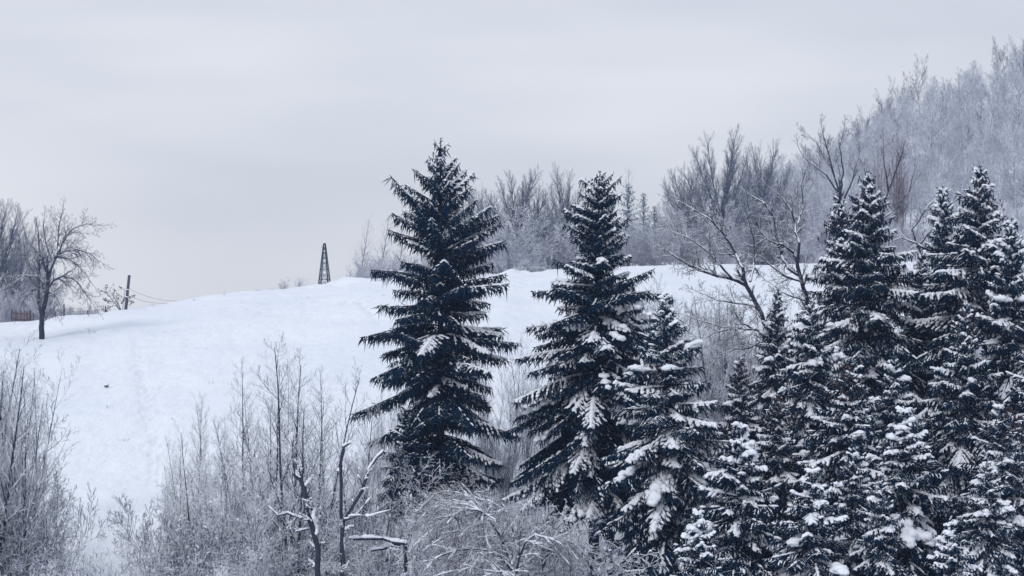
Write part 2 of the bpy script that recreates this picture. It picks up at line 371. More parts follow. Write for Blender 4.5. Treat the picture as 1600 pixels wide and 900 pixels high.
            hd = np.array([[0, 0, -1.]]) + rng.normal(0, .3, (nl, 3)); S0.append(C); S1.append(C + hd * hang * rng.uniform(.5, 1.5, (nl, 1))); SR.append(np.full(nl, .03))
            kp = (rng.rand(nl) < .25 + .75 * load) & (sl > (.45 - .35 * load) )
            if kp.sum():
                kk = kp.sum(); LP.append(C[kp] + [0, 0, .035]); LD.append(T[kp]); LL.append(rng.uniform(.08, .15, kk))
                LW.append(rng.uniform(.04, .09, kk) * (.6 + .8 * load) * (1.7 if big else 1)); LH.append(rng.uniform(.035, .07, kk) * (.7 + .6 * load) * (1.5 if big else 1))
            if big and Ln > .7:
                k = rng.randint(3, 8); f0 = rng.uniform(.45, .75); f = np.clip(np.linspace(f0, f0 + .35, k), 0, 1.02)
                Q = np.stack([np.interp(f, s, P[:, j]) for j in range(3)], 1) + rng.normal(0, .05, (k, 3)) + [0, 0, .06]
                LP.append(Q); LD.append(np.repeat((P[-1] - P[len(P) // 2])[None], k, 0)); LL.append(rng.uniform(.16, .26, k)); LW.append(rng.uniform(.14, .26, k)); LH.append(rng.uniform(.10, .17, k))
        z -= gap * np.interp(t, [0, .15, 1], [.20, .27, .36]) / dens * rng.uniform(.75, 1.25) * (H / 15) ** .3
    V, f = merge([spindles(np.concatenate([np.asarray(a) for a in S0]), np.concatenate([np.asarray(a) for a in S1]), np.concatenate([np.asarray(a, float) for a in SR])), tubes(br, 3)])
    parts = {'trunk': tube_mesh('spruce_trunk', tr, M_TRUNK, 8), 'crown': mesh_np('spruce_crown', V, f, needle, False)}
    if LP:
        p = np.concatenate(LP); V, f = lumps(p, np.concatenate(LD), np.concatenate(LL), np.concatenate(LW), np.concatenate(LH), rng)
        parts['snow_cover'] = mesh_np('spruce_snow', V, f, M_SNOW)
    if cones:
        t = rng.uniform(.02, .16, cones); a = rng.uniform(0, 6.28, cones); R = np.interp(t, pt[:, 0], pt[:, 1]) * rng.uniform(.4, 1.0, cones)
        z = H * (1 - t) + R * .55 ; p = np.stack([np.cos(a) * R, np.sin(a) * R, z], 1)
        cd = np.array([[0, 0, -1.]]) + rng.normal(0, .12, (cones, 3))
        V, f = spindles(p, p + nrm(cd) * .17, np.full(cones, .032)); parts['cones'] = mesh_np('spruce_cones', V, f, M_CONE)
    return dict(H=H, parts=parts, tris=len(parts['crown'].polygons))

def rotv(d, ax, an):
    c, s = math.cos(an), math.sin(an); x, y, z = ax; dx, dy, dz = d
    dot = x * dx + y * dy + z * dz
    return (dx * c + (y * dz - z * dy) * s + x * dot * (1 - c), dy * c + (z * dx - x * dz) * s + y * dot * (1 - c), dz * c + (x * dy - y * dx) * s + z * dot * (1 - c))
def unit(d):
    l = math.sqrt(d[0] ** 2 + d[1] ** 2 + d[2] ** 2) or 1; return (d[0] / l, d[1] / l, d[2] / l)
def grow(out, p, d, Ln, r, lev, P, R):
    n = P['n'][lev]; st = Ln / n; wd = P['wander'][lev]; tr = P['trop'][lev]; last = len(P['n']) - 1
    rend = r * P.get('taper', .25) if lev < last else P['rmin'] * .6
    phase = R.uniform(0, 6.28)
    nc = P['c'][lev] if lev < last else 0
    nc = int(round(nc * R.uniform(.8, 1.2)))
    s0 = P['s0'][lev] if lev < len(P['s0']) else .15; cs = [s0 + (1 - s0) * (i + R.uniform(.1, .9)) / max(nc, 1) for i in range(nc)]; ci = 0
    for i in range(n):
        d = unit((d[0] + R.gauss(0, wd), d[1] + R.gauss(0, wd), d[2] + R.gauss(0, wd) * .7 + tr))
        q = (p[0] + d[0] * st, p[1] + d[1] * st, p[2] + d[2] * st)
        ra = r + (rend - r) * i / n; rb = r + (rend - r) * (i + 1) / n
        out.append((p, q, max(ra, P['rmin']), max(rb, P['rmin'] * .7), lev))
        while ci < nc and cs[ci] <= (i + 1) / n:
            s = cs[ci]; f = s * n - i
            b = (p[0] + (q[0] - p[0]) * f, p[1] + (q[1] - p[1]) * f, p[2] + (q[2] - p[2]) * f)
            ref = (0, 0, 1) if abs(d[2]) < .9 else (1, 0, 0)
            ax = unit((d[1] * ref[2] - d[2] * ref[1], d[2] * ref[0] - d[0] * ref[2], d[0] * ref[1] - d[1] * ref[0]))
            ax = rotv(ax, d, phase + ci * 2.4 + R.gauss(0, .3))
            cd = rotv(d, ax, (P['fan'](s) if lev == 0 and 'fan' in P else P['ang'][lev]) * R.uniform(.75, 1.25))
            sh = P.get('shape', lambda s, l: 1 - .55 * s)(s, lev)
            cl = Ln * P['ratio'][lev] * sh * R.uniform(.7, 1.25)
            rr = max(P['rmin'], min((ra + (rb - ra) * f) * .75, r * P['rr'][lev]))
            grow(out, b, cd, cl, rr, lev + 1, P, R); ci += 1
        p = q
    return out
def snow_on(segs, minr, R, prob=.75, fat=1.0, slope=.85):
    """ridges of snow lying along limbs that are not too steep"""
    o = []
    for s in segs:
        p, q, a, b = s[:4]
        if a < minr: continue
        d = unit((q[0] - p[0], q[1] - p[1], q[2] - p[2]))
        if abs(d[2]) > slope or R.random() > prob: continue
        h0, h1 = a * .55 + .012 * fat, b * .55 + .012 * fat
        o.append(((p[0], p[1], p[2] + h0), (q[0], q[1], q[2] + h1), (a * .72 + .014) * fat, (b * .72 + .012) * fat))
    return o
TREE_SPLIT = 0
def bare_parts(segs, split_lev, mt_trunk, mt_twig, snow=None):
    """trunk = low levels, crown = finer levels, snow = ridge tubes"""
    a = [s for s in segs if s[4] <= split_lev]; b = [s for s in segs if s[4] > split_lev]
    parts = {}
    thick = [s for s in b if s[2] > .03]; thin = [s for s in b if s[2] <= .03]
    if a: parts['trunk'] = tube_mesh('bare_trunk', a, mt_trunk, 7)
    pr = []
    if thick: pr.append(tubes(thick, 5))
    if thin: pr.append(tubes(thin, 3))
    if pr:
        V, f = merge(pr); parts['crown'] = mesh_np('bare_crown', V, f, mt_twig)
    if snow: parts['snow_cover'] = tube_mesh('limb_snow', snow, M_SNOW, 5)
    zs = max(s[1][2] for s in segs)
    return dict(H=zs, parts=parts)

def clots(pr, segs, n, seed, size=(.03, .07), low=1.0):
    R = np.random.RandomState(seed); q = [s for s in segs if s[4] >= 1 and s[1][2] < low * pr['H']]
    q = [q[i] for i in R.randint(0, len(q), n)]
    p = np.array([s[0] for s in q]) + [0, 0, .015]; d = np.array([np.subtract(s[1], s[0]) for s in q]); a = R.uniform(*size, n)
    V, f = lumps(p, d, a * R.uniform(1, 2.2, n), a, a * .8, R)
    if 'snow_cover' in pr['parts']:
        old = pr['parts']['snow_cover']; pr['parts']['fork_snow'] = mesh_np('fork_snow', V, f, M_SNOW)
    else: pr['parts']['snow_cover'] = mesh_np('fork_snow', V, f, M_SNOW)
    return pr
def make_thing(name, proto, loc, scale, rz, label, cat, group=None, wide=1.0):
    single = 'trunk' not in proto['parts']
    e = bpy.data.objects.new(name, proto['parts']['crown'] if single else None); col.objects.link(e)
    e.location = loc; e.rotation_euler = (0, 0, rz); e.scale = (scale * wide, scale * wide, scale)
    e.empty_display_size = .3
    e['label'] = label; e['category'] = cat
    if group: e['group'] = group
    for k, me in proto['parts'].items():
        if single and k == 'crown': continue
        c = bpy.data.objects.new(k, me); col.objects.link(c); c.parent = e
        if k in ('snow_cover', 'fork_snow', 'cones', 'withered_leaves'): c['kind'] = 'stuff'      # uncountable bits lying on this one tree
    return e
RR = random.Random(11)
def plant(name, proto, px, top, Y, label, cat, group=None, rz=None, wide=1.0, sink=.1, gscale=None):
    x = (px - 800) / F * Y; g = float(ground(x, Y)) - sink
    s = gscale if gscale else ((450 - top) / F * Y - g) / proto['H']
    return make_thing(name, proto, (x, Y, g), s, RR.uniform(0, 6.28) if rz is None else rz, label, cat, group, wide)

# ------------------------------------------------------------------ spruces
def px_prof(tbl, top, base, Y): return [((y - top) / (base - top), hw / F * Y) for y, hw in tbl]
YA = 100.
HA = (450 - 216) / F * YA - float(ground((688 - 800) / F * YA, YA))
base_py = 450 - float(ground((688 - 800) / F * YA, YA)) / YA * F
A = spruce_mesh(HA, px_prof([(216, 2), (240, 9), (262, 17), (285, 30), (310, 46), (340, 58), (380, 68), (430, 84), (470, 84), (520, 94), (560, 100), (600, 110), (640, 102), (680, 92), (720, 84), (770, 66), (800, 50)], 216, base_py, YA), 21, snow=.32, gap=1.38, asc=1.15, hang=.42, dens=1.1, latf=.25, skirt=.05, pillow=.0, irregular=.34, top_gap=.035)
plant('spruce_tree', A, 688, 216, YA, 'tallest spruce, standing alone left of the others, with upswept upper branches and little snow', 'spruce tree', rz=.6)
YB = 96.
HB = (450 - 268) / F * YB - float(ground((930 - 800) / F * YB, YB)); bpB = 450 - float(ground((930 - 800) / F * YB, YB)) / YB * F
B = spruce_mesh(HB, px_prof([(268, 3), (285, 12), (310, 26), (350, 40), (400, 50), (430, 58), (480, 92), (520, 92), (580, 112), (650, 126), (700, 128), (750, 110), (780, 60), (830, 20)], 268, bpB, YB), 33, snow=.44, gap=1.05, asc=.8, hang=.30, low=.45, latf=.30, dens=1.1, skirt=.22, pillow=.16, cones=120, irregular=.2)
plant('spruce_tree', B, 928, 268, YB, 'broad dark spruce second from the left, with round snow pads and a bare lower trunk', 'spruce tree', rz=1.0)
gen = [(0, .03), (.05, .38), (.12, .9), (.25, 1.6), (.4, 2.3), (.6, 3.0), (.8, 3.4), (1, 3.5)]
slim = [(0, .03), (.05, .30), (.12, .7), (.25, 1.25), (.4, 1.75), (.6, 2.3), (.8, 2.7), (1, 2.9)]
V1 = spruce_mesh(15.5, gen, 41, gap=.95, low=.9, irregular=.28, snow=.38, asc=.85, hang=.26, dens=1.15, pillow=.12, cones=110, needle=M_NEEDLE2)
V2 = spruce_mesh(14, slim, 42, gap=.95, low=0.8, irregular=.28, snow=.36, asc=.8, hang=.27, dens=1.15, pillow=.09, needle=M_NEEDLE2)
V3 = spruce_mesh(15, gen, 43, gap=.95, low=1.3, irregular=.28, snow=.43, asc=.7, hang=.25, dens=1.15, pillow=.13, needle=M_NEEDLE2)
V4 = spruce_mesh(12, slim, 44, gap=.95, low=1.0, irregular=.28, snow=.38, asc=.8, hang=.25, dens=1.15, pillow=.10, cones=120, needle=M_NEEDLE2)
V5 = spruce_mesh(9, [(0, .03), (.08, .4), (.2, .9), (.5, 1.7), (.8, 2.3), (1, 2.5)], 45, low=1.1, irregular=.28, snow=.43, asc=.8, hang=.22, dens=1.15, pillow=.12, needle=M_NEEDLE2)
SP = [  # proto, px, top, Y, wide, label
 (V2, 1045, 458, 88, 1.12, 'open snow-dusted spruce just right of the broad dark spruce, with its thin leader showing'),
 (V5, 1153, 664, 80, 1.0, 'short spruce filling the gap right of the open snow-dusted spruce near the bottom edge'),
 (V2, 1213, 452, 104, .85, 'narrow dark spruce at the left edge of the dense right-hand group of spruces'),
 (V4, 1308, 308, 112, .85, 'slim spruce with a dark cone-laden top, hugging the left side of the tall snowy spruce'),
 (V1, 1356, 272, 104, .92, 'tall snowy spruce amid the right-hand group, with heavy white pads below its top'),
 (V2, 1475, 290, 110, .82, 'slender pointed spruce left of the tallest spruce near the right edge'),
 (V1, 1533, 262, 102, 1.0, 'tallest spruce near the right edge, its brown cone-laden tip above the others'),
 (V2, 1584, 340, 98, .85, 'dark narrow spruce at the right edge of the photo, before the tallest one there'),
 (V3, 1272, 468, 94, .82, 'snow-laden spruce in front of the slim cone-topped spruce'),
 (V4, 1322, 560, 88, 1.05, 'mid-sized spruce with reddish cones at its tip, before the tall snowy spruce'),
 (V3, 1393, 552, 91, .78, 'spruce with a rounded snow-weighed top right of the mid-sized reddish-coned one'),
 (V5, 1414, 640, 84, 1.05, 'smaller spruce with long white tongues of snow, in front of the round-topped one'),
 (V4, 1576, 626, 84, 1.15, 'spruce with reddish cones and wide snowy boughs low at the right edge'),
 (V5, 1268, 735, 76, 1.05, 'low spruce crusted with snow at the bottom edge, left of the snow-hooded one'),
 (V3, 1380, 745, 76, .80, 'snow-hooded low spruce at the bottom edge in the middle of the right-hand group'),
 (V5, 1488, 818, 72, 1.0, 'smallest spruce tip just rising above the bottom edge near the right corner'),
 (V4, 1218, 612, 90, 1.0, 'spruce below the narrow dark one, its boughs in even white tiers'),
 (V3, 1478, 560, 99, .78, 'shaded spruce deep between the tall snowy spruce and the slender pointed one'),
 (V4, 1640, 480, 92, 1.1, 'spruce cut by the right edge of the photo with only its left boughs showing'),
 (V1, 1440, 395, 108, .9, 'dark spruce filling the gap between the tall snowy spruce and the slender pointed one'),
 (V3, 1255, 545, 100, .9, 'spruce half hidden between the narrow dark one and the slim cone-topped one'),
 (V1, 1510, 470, 94, .8, 'thickset spruce directly below the tallest spruce near the right edge'),
 (V3, 1545, 720, 78, .9, 'stout snow-covered spruce at the bottom edge near the right corner'),
 (V4, 1160, 560, 100, .9, 'dark spruce behind and between the open snow-dusted one and the narrow dark one'),
 (V3, 1330, 690, 80, .8, 'snowy spruce low in the right-hand group, right of the one crusted with snow'),
 (V5, 1092, 800, 73, .9, 'little spruce low at the bottom edge under the open snow-dusted spruce'),
]
for p, px, top, Y, wd, lab in SP:
    plant('spruce_tree', p, px, top, Y, lab, 'spruce tree', wide=wd)
VF = spruce_mesh(9, [(0, .05), (.1, .45), (.3, .95), (.6, 1.5), (1, 1.9)], 46, snow=.25, asc=.9, hang=.25, dens=.6, pillow=0, needle=M_FARN, lod=.6)
for px, top, lab in ((981, 288, 'tallest of the three small blue hazy spruces on the plateau'), (1006, 302, 'middle one of the three small blue hazy spruces on the plateau'), (1023, 322, 'shortest and faintest of the three small blue hazy spruces on the plateau')):
    plant('spruce_tree', VF, px, top, 315, lab, 'spruce tree', wide=1.0 if px < 1000 else .8)
VS = spruce_mesh(6.5, [(0, .1), (.15, .6), (.4, 1.3), (.8, 1.8), (1, 1.9)], 47, snow=.1, asc=.8, hang=.3, dens=.8, pillow=0)
plant('spruce_tree', VS, 634, 640, 97, 'dark young spruce in the shade at the foot of the tallest spruce', 'spruce tree')

# ------------------------------------------------------------------ bare trees and shrubs: prototypes
def tree(seed, P, H, r, lean=(0, 0)):
    R = random.Random(seed); return grow([], (0, 0, -.1), unit((lean[0], lean[1], 1)), H, r, 0, P, R)
def stems(seed, P, H, r, n, spread, base=.3):
    R = random.Random(seed); o = []
    for i in range(n):
        a = R.uniform(0, 6.28); s = R.uniform(.1, 1) * spread
        grow(o, (math.cos(a) * base * R.random(), math.sin(a) * base * R.random(), -.1), unit((math.cos(a) * s, math.sin(a) * s, 1)), H * R.uniform(.55, 1.05), r * R.uniform(.6, 1.1), 0, P, R)
    return o
P_sap = dict(n=[12, 6, 4, 3], wander=[.035, .07, .10, .12], trop=[.02, .10, .08, .05], c=[32, 8, 4], s0=[.22, .2, .2], ang=[.85, .75, .7], ratio=[.30, .45, .5], rr=[.45, .5, .6], rmin=.0045, taper=.12, shape=lambda s, l: (1.2 - 1.0 * s) if l == 0 else 1 - .5 * s)
P_bush = dict(n=[8, 5, 4, 3], wander=[.06, .12, .16, .2], trop=[.02, .05, .04, 0], c=[16, 10, 5], s0=[.12, .15, .2], ang=[.7, .75, .8], ratio=[.36, .45, .5], rr=[.45, .5, .6], rmin=.005, taper=.15)
P_broad = dict(n=[7, 9, 6, 4, 3], wander=[.04, .03, .06, .09, .12], trop=[.0, .014, .005, .015, .01], c=[20, 21, 14, 6], s0=[.20, .15, .15, .15], ang=[.72, .55, .6, .65], ratio=[.80, .36, .44, .5], rr=[.42, .42, .5, .6], rmin=.0065, taper=.22, fan=lambda s: 1.25 - .80 * s, shape=lambda s, l: (.88 + .12 * s) if l == 0 else 1.1 - .65 * s)
P_arch = dict(n=[12, 6, 4, 3], wander=[.05, .12, .16, .2], trop=[-.17, -.12, -.12, -.08], c=[24, 11, 5], s0=[.25, .1, .15], ang=[.7, .7, .8], ratio=[.34, .45, .5], rr=[.5, .5, .6], rmin=.0065, taper=.15)
def P(**k):
    d = dict(k.pop('base')); d.update(k); return d
saps = [bare_parts(tree(100 + i, P_sap, 9 + i, .085), 0, M_BARK, M_TWIG) for i in range(3)]
saps0 = 1
saps += [bare_parts(stems(110 + i, P(base=P_sap, c=[18, 6, 4]), 8, .06, 3, .35), -1, M_BARK, M_TWIG) for i in range(2)]
def bush(seed, n, spread, m1, m2, sn=.4):
    s = stems(seed, P_bush, 5, .03, n, spread, .5); R = random.Random(seed)
    return clots(bare_parts(s, -1, m1, m2, snow_on([q for q in s if q[4] < 3], .0075, R, sn, .8)), s, 420, seed, (.010, .026))
bushes = [bush(120 + i, 9, .7, M_BARK, M_TWIG) for i in range(3)]
def arch(seed, n):
    s = stems(seed, P_arch, 6.5, .034, n, .8, .5); R = random.Random(seed)
    return clots(bare_parts(s, -1, M_BARK, M_TWIG, snow_on([q for q in s if q[4] < 3], .0075, R, .62, .85, .92)), s, 520, seed, (.010, .028))
arches = [arch(130 + i, 7) for i in range(3)]
P_hill = P(base=P_sap, n=[9, 5, 3, 3], c=[34, 10, 5], ratio=[.42, .45, .5], rmin=.012, wander=[.05, .08, .12, .15])
hillt = [bare_parts(tree(140 + i, P_hill, 11, .11), 0, M_FROST, M_FROST) for i in range(3)]
hillb = [bare_parts(stems(150 + i, P(base=P_bush, n=[6, 4, 3, 2], rmin=.012, c=[14, 8, 5]), 5.5, .05, 14, .9, 1.2), -1, M_FROST, M_FROST) for i in range(3)]
darkh = [bare_parts(tree(155 + i, P(base=P_broad, n=[6, 7, 5, 3, 2], rmin=.016, trop=[0, .05, .03, .03, .02], c=[11, 11, 8, 4], ratio=[.95, .35, .45, .5]), 10, .15), 0, M_TWIGB, M_TWIGB) for i in range(2)]
def dome(seed, nl=19):
    R = random.Random(seed); o = []
    p = (0, 0, -.1); hs = [0, 1.2, 2.2, 3.2, 4.2, 5.4]
    ax = [(R.gauss(0, .05) * h, R.gauss(0, .05) * h, h) for h in hs]
    for a, b, r in zip(ax[:-1], ax[1:], (.30, .26, .22, .18, .14)): o.append((a, b, r, r * .85, 0))
    for i in range(nl):
        u = (i + .5) / nl; th = 1.02 * math.sqrt(1 - u * .98) * R.uniform(.85, 1.1); ph = i * 2.4 + R.gauss(0, .2)
        k = 1 + min(4, int(u * 4.2)); st = ax[k]
        Lb = (13.5 - .9 * st[2]) * (1 - .22 * th) * R.uniform(.85, 1.03)
        grow(o, st, (math.sin(th) * math.cos(ph), math.sin(th) * math.sin(ph), math.cos(th)), Lb * .82, .115, 1, P_dome, R)
    return o
P_dome = P(base=P_broad, n=[1, 11, 6, 4, 3], c=[0, 17, 9, 5], s0=[0, .22, .12, .15], ang=[0, .50, .55, .65], ratio=[1, .36, .45, .5], trop=[0, .020, .03, .03, .02], wander=[0, .045, .07, .1, .13], rmin=.0075)
broads = [bare_parts(dome(160 + i), 0, M_TWIGB, M_FAR) for i in range(3)]
darkline = [bare_parts(tree(180 + i, P(base=P_sap, n=[9, 5, 3, 2], c=[20, 6, 3], rmin=.014), 11, .13), 0, M_BARK, M_TWIGB) for i in range(2)]
redt = bare_parts(stems(170, P(base=P_sap, n=[9, 5, 3, 2], rmin=.013, c=[20, 6, 3]), 11, .08, 4, .18), -1, M_RED, M_RED)
for nm, l in (('saps', saps), ('bush', bushes), ('arch', arches), ('hillt', hillt), ('hillb', hillb), ('broad', broads), ('darkh', darkh)):
    print(nm, [(round(p['H'], 1), {k: len(m.polygons) for k, m in p['parts'].items()}) for p in l])

# guided tree: limbs traced as world polylines, then twigs grown on them
def guided(limbs, Y, origin, seed, Pm, mt, mtw, snow=(.75, 1.0, .02), c0=12, L0=2.0, split=0, k_end=.35):
    """limbs: (list of (px,py[,dy metres]), r0, r1)"""
    R = random.Random(seed); segs = []
    for pts, r0, r1 in limbs:
        W = [pix(p[0], p[1], Y + (p[2] if len(p) > 2 else 0)) - origin for p in pts]
        n = 0; fine = []
        for a, b in zip(W[:-1], W[1:]):
            m = max(1, int(np.linalg.norm(b - a) / .35))
            for i in range(m): fine.append(a + (b - a) * i / m)
        fine.append(W[-1]); n = len(fine) - 1
        for i in range(1, n): fine[i] = fine[i] + np.array([R.gauss(0, .022), R.gauss(0, .03), R.gauss(0, .022)])
        for i in range(n):
            ra = r0 + (r1 - r0) * i / n; rb = r0 + (r1 - r0) * (i + 1) / n
            segs.append((tuple(fine[i]), tuple(fine[i + 1]), ra, rb, 0 if pts is limbs[0][0] else 1))
        length = sum(np.linalg.norm(b - a) for a, b in zip(W[:-1], W[1:]))
        nc = int(c0 * length / 3)
        for c in range(nc):
            s = R.uniform(.2, 1); i = min(int(s * n), n - 1); a, b = fine[i], fine[i + 1]; d = unit(tuple(b - a))
            rn = unit((R.gauss(0, 1), R.gauss(0, 1), R.gauss(0, 1)))
            ax = unit((d[1] * rn[2] - d[2] * rn[1], d[2] * rn[0] - d[0] * rn[2], d[0] * rn[1] - d[1] * rn[0]))
            cd = rotv(d, ax, R.uniform(.5, 1.1)); rr = r0 + (r1 - r0) * s
            grow(segs, tuple(a), cd, L0 * R.uniform(.5, 1.2) * (1.2 - .5 * s), min(rr * .55, .045), 1, Pm, R)
        if k_end: grow(segs, tuple(fine[-1]), unit(tuple(fine[-1] - fine[-2])), L0 * k_end * 2, r1, 1, Pm, R)
    sn = snow_on([s for s in segs if s[4] <= 3], snow[2], R, snow[0], snow[1]) if snow else None
    pr = bare_parts(segs, split, mt, mtw, sn if snow and snow[1] <= .9 else None)
    if snow and snow[1] > .9 and sn:                 # broken, lumpy snow lying along the limbs
        q = np.array([(*a[0], *a[1], a[2]) for a in sn]); n = len(q); rg = np.random.RandomState(seed); reps = 3
        q = np.repeat(q, reps, 0); f = rg.rand(len(q), 1); c = q[:, :3] + (q[:, 3:6] - q[:, :3]) * f; keep = rg.rand(len(q)) < .86
        q, c = q[keep], c[keep]; ln = np.linalg.norm(q[:, 3:6] - q[:, :3], axis=1); r_ = q[:, 6]
        V, fl = lumps(c, q[:, 3:6] - q[:, :3], ln * rg.uniform(.25, .5, len(q)) + .015, r_ * rg.uniform(.75, 1.25, len(q)) + .008, r_ * rg.uniform(.6, 1.25, len(q)) + .008, rg)
        pr['parts']['snow_cover'] = mesh_np('limb_snow', V, fl, M_SNOW)
    return pr
def gthing(limbs, base_px, Y, seed, label, Pm, name='bare_tree', cat='bare tree', py=None, group=None, **k):
    x = (base_px - 800) / F * Y; org = np.array([x, Y, float(ground(x, Y))])
    if py is not None: limbs[0][0][0] = (base_px, 450 - org[2] / Y * F + 6)
    pr = guided(limbs, Y, org, seed, Pm, k.pop('mt', M_BARK), k.pop('mtw', M_LIMB), **k)
    return make_thing(name, pr, org, 1, 0, label, cat, group)
P_tw = dict(n=[1, 6, 4, 3], wander=[0, .10, .15, .2], trop=[0, .04, .04, .02], c=[0, 7, 4], s0=[0, .15, .2], ang=[.6, .7, .75], ratio=[.4, .5, .5], rr=[.5, .55, .6], rmin=.008, taper=.25)

# old fruit tree on the open slope, left
ax_, ay_, az_ = on_ground(65, 530, 120, 203)
print('apple at', ax_, ay_, az_)
P_app = P(base=P_tw, trop=[0, .0, -.03, -.03], c=[0, 6, 4], wander=[0, .08, .12, .15], ratio=[.4, .45, .5], rmin=.010)
LA = [([(65, 530), (65, 505), (67, 485), (72, 465), (76, 440), (74, 425)], .26, .15),
      ([(66, 496), (60, 475), (61, 440), (62, 400, 1), (60, 365, 1)], .12, .05),
      ([(76, 435), (82, 415), (88, 400), (100, 393), (120, 390, -1), (140, 396, -1), (155, 408, -1)], .12, .03),
      ([(75, 450), (84, 438), (98, 431), (112, 434), (125, 445), (135, 460), (146, 476)], .10, .025),
      ([(84, 410), (90, 385, 1), (92, 355, 1), (96, 335, 1)], .09, .03),
      ([(90, 398), (103, 370, -1), (115, 356, -1), (135, 350, -1), (152, 352, -1)], .08, .025),
      ([(74, 428), (66, 405, -1), (52, 385, -1.5), (40, 378, -2)], .09, .03),
      ([(72, 445), (58, 432, 1.5), (40, 430, 1.5), (22, 442, 2), (10, 458, 2)], .08, .025),
      ([(70, 455, 0), (52, 452, -1), (40, 462, -1), (33, 478, -1)], .07, .025),
      ([(74, 455), (85, 460, 0), (92, 472, 0), (94, 478, 0)], .05, .02),
      ([(78, 425), (80, 405, 2), (70, 375, 2), (68, 350, 2)], .08, .03),
      ([(86, 402), (108, 405, 1.5), (128, 420, 1.5), (145, 445, 1.5)], .07, .02)]
o = gthing(LA, 65, ay_, 201, 'lone old fruit tree with an arching umbrella crown on the open slope at the left', P_app, c0=13, L0=2.1, mtw=M_TWIGB, snow=(.7, .85, .03))
# bare trees at the left edge
for px, top, Y, lab in ((-8, 300, 222, 'bare tree cut by the left edge of the photo behind the old fruit tree'), (22, 350, 230, 'smaller bare tree between the left edge and the old fruit tree')):
    plant('bare_tree', broads[1], px, top, Y, lab, 'bare tree', wide=.95, rz=px)

# snow-laden leaning trees right of centre
P_sn = P(base=P_tw, trop=[0, .0, .0, .0], wander=[0, .16, .2, .24], c=[0, 8, 4], rmin=.009)
L1 = [([(1215, 640), (1200, 520), (1190, 492), (1176, 462), (1166, 446)], .17, .11),
      ([(1166, 446), (1150, 438), (1120, 430), (1090, 420), (1060, 405, -1), (1042, 392, -1)], .10, .03),
      ([(1168, 450), (1160, 420), (1150, 398, 1), (1140, 380, 1), (1128, 362, 1), (1105, 340, 1), (1075, 322, 1)], .09, .025),
      ([(1145, 437), (1120, 408, -1), (1100, 388, -1), (1075, 372, -1), (1050, 362, -1)], .07, .02),
      ([(1190, 492), (1178, 478, 1), (1150, 474, 1), (1120, 468, 1), (1095, 458, 1)], .06, .02),
      ([(1180, 516), (1160, 505, -1), (1148, 488, -1), (1140, 470, -1)], .06, .02),
      ([(1205, 530), (1180, 514, -1), (1140, 514, -1), (1115, 520, -1), (1085, 540, -1)], .07, .02),
      ([(1160, 512, 0), (1125, 510, 1), (1090, 500, 1), (1070, 492, 1)], .05, .02),
      ([(1200, 530), (1172, 545), (1150, 545), (1120, 560)], .05, .02),
      ([(1172, 440), (1180, 400, 2), (1178, 370, 2), (1168, 340, 2)], .07, .02)]
gthing(L1, 1222, 107, 202, 'leaning bare tree with white-topped limbs reaching left over the snowy crest', P_sn, py=1, c0=11, L0=1.5, snow=(.6, .75, .012))
L2 = [([(1262, 620), (1262, 470), (1252, 440), (1246, 415)], .16, .11),
      ([(1250, 432), (1232, 420), (1222, 400, 1), (1214, 375, 1), (1210, 340, 1), (1195, 318, 1), (1175, 306, 1)], .09, .025),
      ([(1246, 415), (1248, 380), (1242, 350, 1), (1238, 330, 1), (1222, 310, 1), (1205, 295, 1)], .09, .025),
      ([(1240, 395), (1222, 382, -1), (1200, 375, -1), (1188, 360, -1), (1172, 330, -1)], .07, .02),
      ([(1246, 350), (1255, 320, 2), (1252, 290, 2), (1258, 270, 2)], .06, .02),
      ([(1252, 440), (1228, 432, -1), (1205, 416, -1), (1190, 402, -1), (1170, 396, -1)], .07, .02),
      ([(1258, 470), (1235, 462, -1), (1215, 452, -1), (1200, 440, -1)], .05, .02)]
gthing(L2, 1268, 114, 203, 'bare tree with snow-topped limbs just left of the slim cone-topped spruce', P_sn, py=1, c0=10, L0=1.4, snow=(.6, .75, .012))
L3 = [([(1312, 600), (1312, 340), (1313, 300)], .17, .09),
      ([(1313, 310), (1306, 285), (1300, 262), (1292, 230), (1284, 200)], .07, .02),
      ([(1310, 300), (1290, 272), (1270, 258), (1256, 245), (1248, 232)], .06, .02),
      ([(1313, 300), (1318, 262), (1312, 230), (1318, 205)], .06, .02),
      ([(1315, 320), (1330, 290), (1336, 262), (1342, 245)], .06, .02),
      ([(1300, 262), (1290, 250, 1), (1276, 222, 1), (1262, 210, 1)], .04, .015)]
gthing(L3, 1312, 124, 204, 'dark open-branched tree rising against the sky above the slim cone-topped spruce', P(base=P_tw, trop=[0, .06, .06, .04]), py=1, c0=7, L0=1.3, mtw=M_TWIGB, snow=(.3, .7, .03))
L4 = [([(1372, 560), (1376, 330), (1392, 290), (1410, 240)], .12, .04), ([(1388, 300), (1382, 260), (1380, 225)], .05, .02), ([(1378, 345), (1402, 325), (1420, 300), (1428, 270)], .05, .02), ([(1376, 360), (1360, 300), (1352, 270)], .05, .02)]
gthing(L4, 1372, 135, 205, 'thin bare tree with forked stem directly behind the tall snowy spruce', P(base=P_tw, trop=[0, .06, .06, .04]), py=1, c0=7, L0=1.3, snow=(.5, .8, .02))
L5 = [([(1452, 600), (1442, 400), (1425, 360), (1452, 320), (1480, 300)], .11, .03), ([(1432, 380), (1408, 372), (1392, 378)], .06, .02), ([(1436, 385), (1450, 365), (1470, 345)], .06, .02), ([(1446, 440), (1425, 430), (1410, 420)], .05, .02)]
gthing(L5, 1452, 122, 206, 'crooked snow-lined bare tree between the tall snowy spruce and the slender pointed one', P_sn, py=1, c0=8, L0=1.2, snow=(.7, .9, .015))

